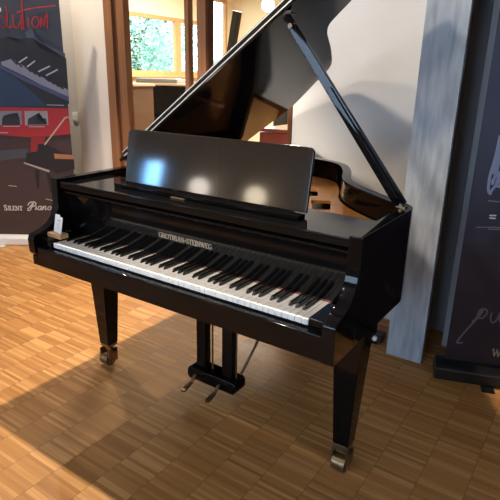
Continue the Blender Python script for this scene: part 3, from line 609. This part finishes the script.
# loudspeaker column leaning on the far side
t = thing('column_speaker', 'tall slim black column loudspeaker leaning above the grand piano lid in the far room', 'loudspeaker', (-2.62, 4.0, 0))
bm = nb(); cyl(bm, (-2.72, 4.0, .0), (-2.72, 4.0, .025), .20, 28); obj('stand_base', bm, 'satin', t)
bm = nb(); cyl(bm, (-2.72, 4.0, .024), (-2.705, 4.0, 1.26), .017, 12); obj('stand_pole', bm, 'satin', t)
bm = nb(); obox(bm, (-2.705, 4.0, 1.25), (-2.535, 4.0, 2.125), .075, .09, (0, 1, 0)); bev(bm, .008, 2); obj('speaker_case', bm, 'satin', t)
# black pillar-like cabinet seen in the passage
t = thing('tall_cabinet', 'narrow black cabinet against the cream far wall behind the mahogany piano', 'cabinet', (-4.01, 7.72, 0))
bxo('cabinet_body', 'satin', t, (-4.16, -3.86, 7.5, 7.98, 0, 1.2), bv=.004); bxo('cabinet_door', 'satin', t, (-4.15, -3.87, 7.478, 7.499, .06, 1.18), bv=.003)

# ------------------------------------------------------------------ outside
struct(bxo('ground', 'lawn', None, (-30, -6.5, -8, 26, -.6, -.15), (-6.5, 10, 8.6, 26, -.6, -.15)))
def tree(cx, cy, h, r, n, label):
    t = thing('tree', label, 'tree', (cx, cy, -.15), 'trees outside the window')
    bm = nb(); cyl(bm, (cx, cy, -.15), (cx + .05, cy, h * .55), .16, 12, .09)
    for k in range(5):
        a = k * 1.3; cyl(bm, (cx, cy, h * .42), (cx + math.cos(a) * r * .6, cy + math.sin(a) * r * .6, h * .8), .06, 8, .02)
    obj('trunk', bm, 'bark', t)
    bm = nb(); cl = [Vector((random.gauss(0, .45), random.gauss(0, .45), random.uniform(-.8, .85))) for _ in range(26)]
    for k in range(n):
        c = random.choice(cl); q = c + Vector((random.gauss(0, .2), random.gauss(0, .2), random.gauss(0, .16)))
        p = Vector((cx + q.x * r, cy + q.y * r, h * .56 + q.z * h * .42))
        a = Vector((random.gauss(0, 1), random.gauss(0, 1), random.gauss(0, .6))).normalized(); b_ = a.cross(Vector((random.gauss(0, 1), random.gauss(0, 1), random.gauss(0, 1)))).normalized()
        s = random.uniform(.04, .085); vs = [bm.verts.new(p + a * s), bm.verts.new(p + b_ * s * .5), bm.verts.new(p - a * s), bm.verts.new(p - b_ * s * .5)]; bm.faces.new(vs)
    obj('foliage', bm, 'leaf', t, smooth=False)
tree(-9.4, 9.0, 4.4, 1.25, 9500, 'leafy pale green tree outside at the left of the bright window')
tree(-12.0, 13.2, 4.6, 1.35, 9500, 'leafy pale green tree outside at the right of the bright window, near the mullion')

# ------------------------------------------------------------------ light
W_ = bpy.data.worlds.new('sky'); S.world = W_; W_.use_nodes = True
W_.node_tree.nodes['Background'].inputs[0].default_value = (.78, .93, 1.0, 1); W_.node_tree.nodes['Background'].inputs[1].default_value = 6
def light(name, kind, loc, power, col, size=.05, aim=None, spot=None, blend=.3, shape=None, sy=None):
    l = bpy.data.lights.new(name, kind); l.energy = power; l.color = col
    if kind == 'AREA':
        l.shape = shape or 'RECTANGLE'; l.size = size; l.size_y = sy or size
    else: l.shadow_soft_size = size
    if kind == 'SPOT': l.spot_size = math.radians(spot); l.spot_blend = blend
    o = bpy.data.objects.new(name, l); COL.objects.link(o); o.location = loc
    if aim: o.rotation_euler = (Vector(aim) - Vector(loc)).to_track_quat('-Z', 'Y').to_euler()
    return o
WARM = (1, .86, .70)
light('ceiling_spot', 'SPOT', (-.65, .9, 2.93), 500, WARM, .03, (-.95, -.1, 0), 100, .35)
light('ceiling_spot', 'SPOT', (-2.57, 1.09, 2.93), 130, WARM, .03, (-2.4, .3, 0), 130, .4)
light('ceiling_spot', 'SPOT', (-1.0, -3.0, 2.93), 215, WARM, .14, (.1, 1.66, 1.75), 48, .6)
light('ceiling_spot', 'SPOT', (-.5, -1.2, 2.93), 200, WARM, .10, (-.05, .35, 1.72), 50, .15)  # added fill spot that brightens the keys, not a known ceiling lamp
light('ceiling_lamp', 'AREA', (-3.3, 5.0, 2.97), 400, (1, .92, .76), 1.6, (-3.3, 5.0, 0))
light('window_daylight', 'AREA', (-5.05, -4.66, 1.39), 24, (.18, .50, 1), .36, (-5.05, 0, 1.39), sy=.42)
light('window_daylight', 'AREA', (-1.2, -4.66, 1.6), 36, (.32, .58, 1), 1.5, (-1.2, 0, 1.6), sy=1.1)
light('window_daylight', 'AREA', (.9, -4.66, 1.6), 24, (.28, .55, 1), 1.1, (.9, 0, 1.6), sy=1.1)
light('window_daylight', 'AREA', (3.4, -2.1, 1.55), 9, (.45, .68, 1), 1.65, (0, -2.1, 1.55), sy=1.15)
light('table_lamp', 'POINT', (-3.75, -4.35, 1.27), 17, (1, .9, .78), .15)
light('table_lamp', 'POINT', (-2.72, -4.35, 1.27), 17, (1, .85, .62), .15)

# ------------------------------------------------------------------ camera
cam = bpy.data.cameras.new('camera'); co = bpy.data.objects.new('camera', cam); COL.objects.link(co)
cam.sensor_fit = 'HORIZONTAL'; cam.sensor_width = 36; cam.lens = 518.442 * 36 / 500; cam.clip_start = .05; cam.clip_end = 100
r_, u_, f_ = [Vector(q) for q in ((0.826159, 0.563053, 0.020797), (-0.194321, 0.250089, 0.948522), (-0.528867, 0.787672, -0.316027))]
Mx = Matrix((r_, u_, -f_)).transposed().to_4x4(); Mx.translation = Vector((1.250026, -1.272465, 1.411203)); co.matrix_world = Mx
S.camera = co
S.view_settings.view_transform = 'Standard'; S.view_settings.look = 'None'; S.view_settings.exposure = 0.0; S.view_settings.gamma = 1
try: S.view_settings.use_curve_mapping = False
except Exception: pass
S.cycles.max_bounces = 8; S.cycles.transparent_max_bounces = 12; S.cycles.use_denoising = True; S.cycles.sample_clamp_indirect = 4
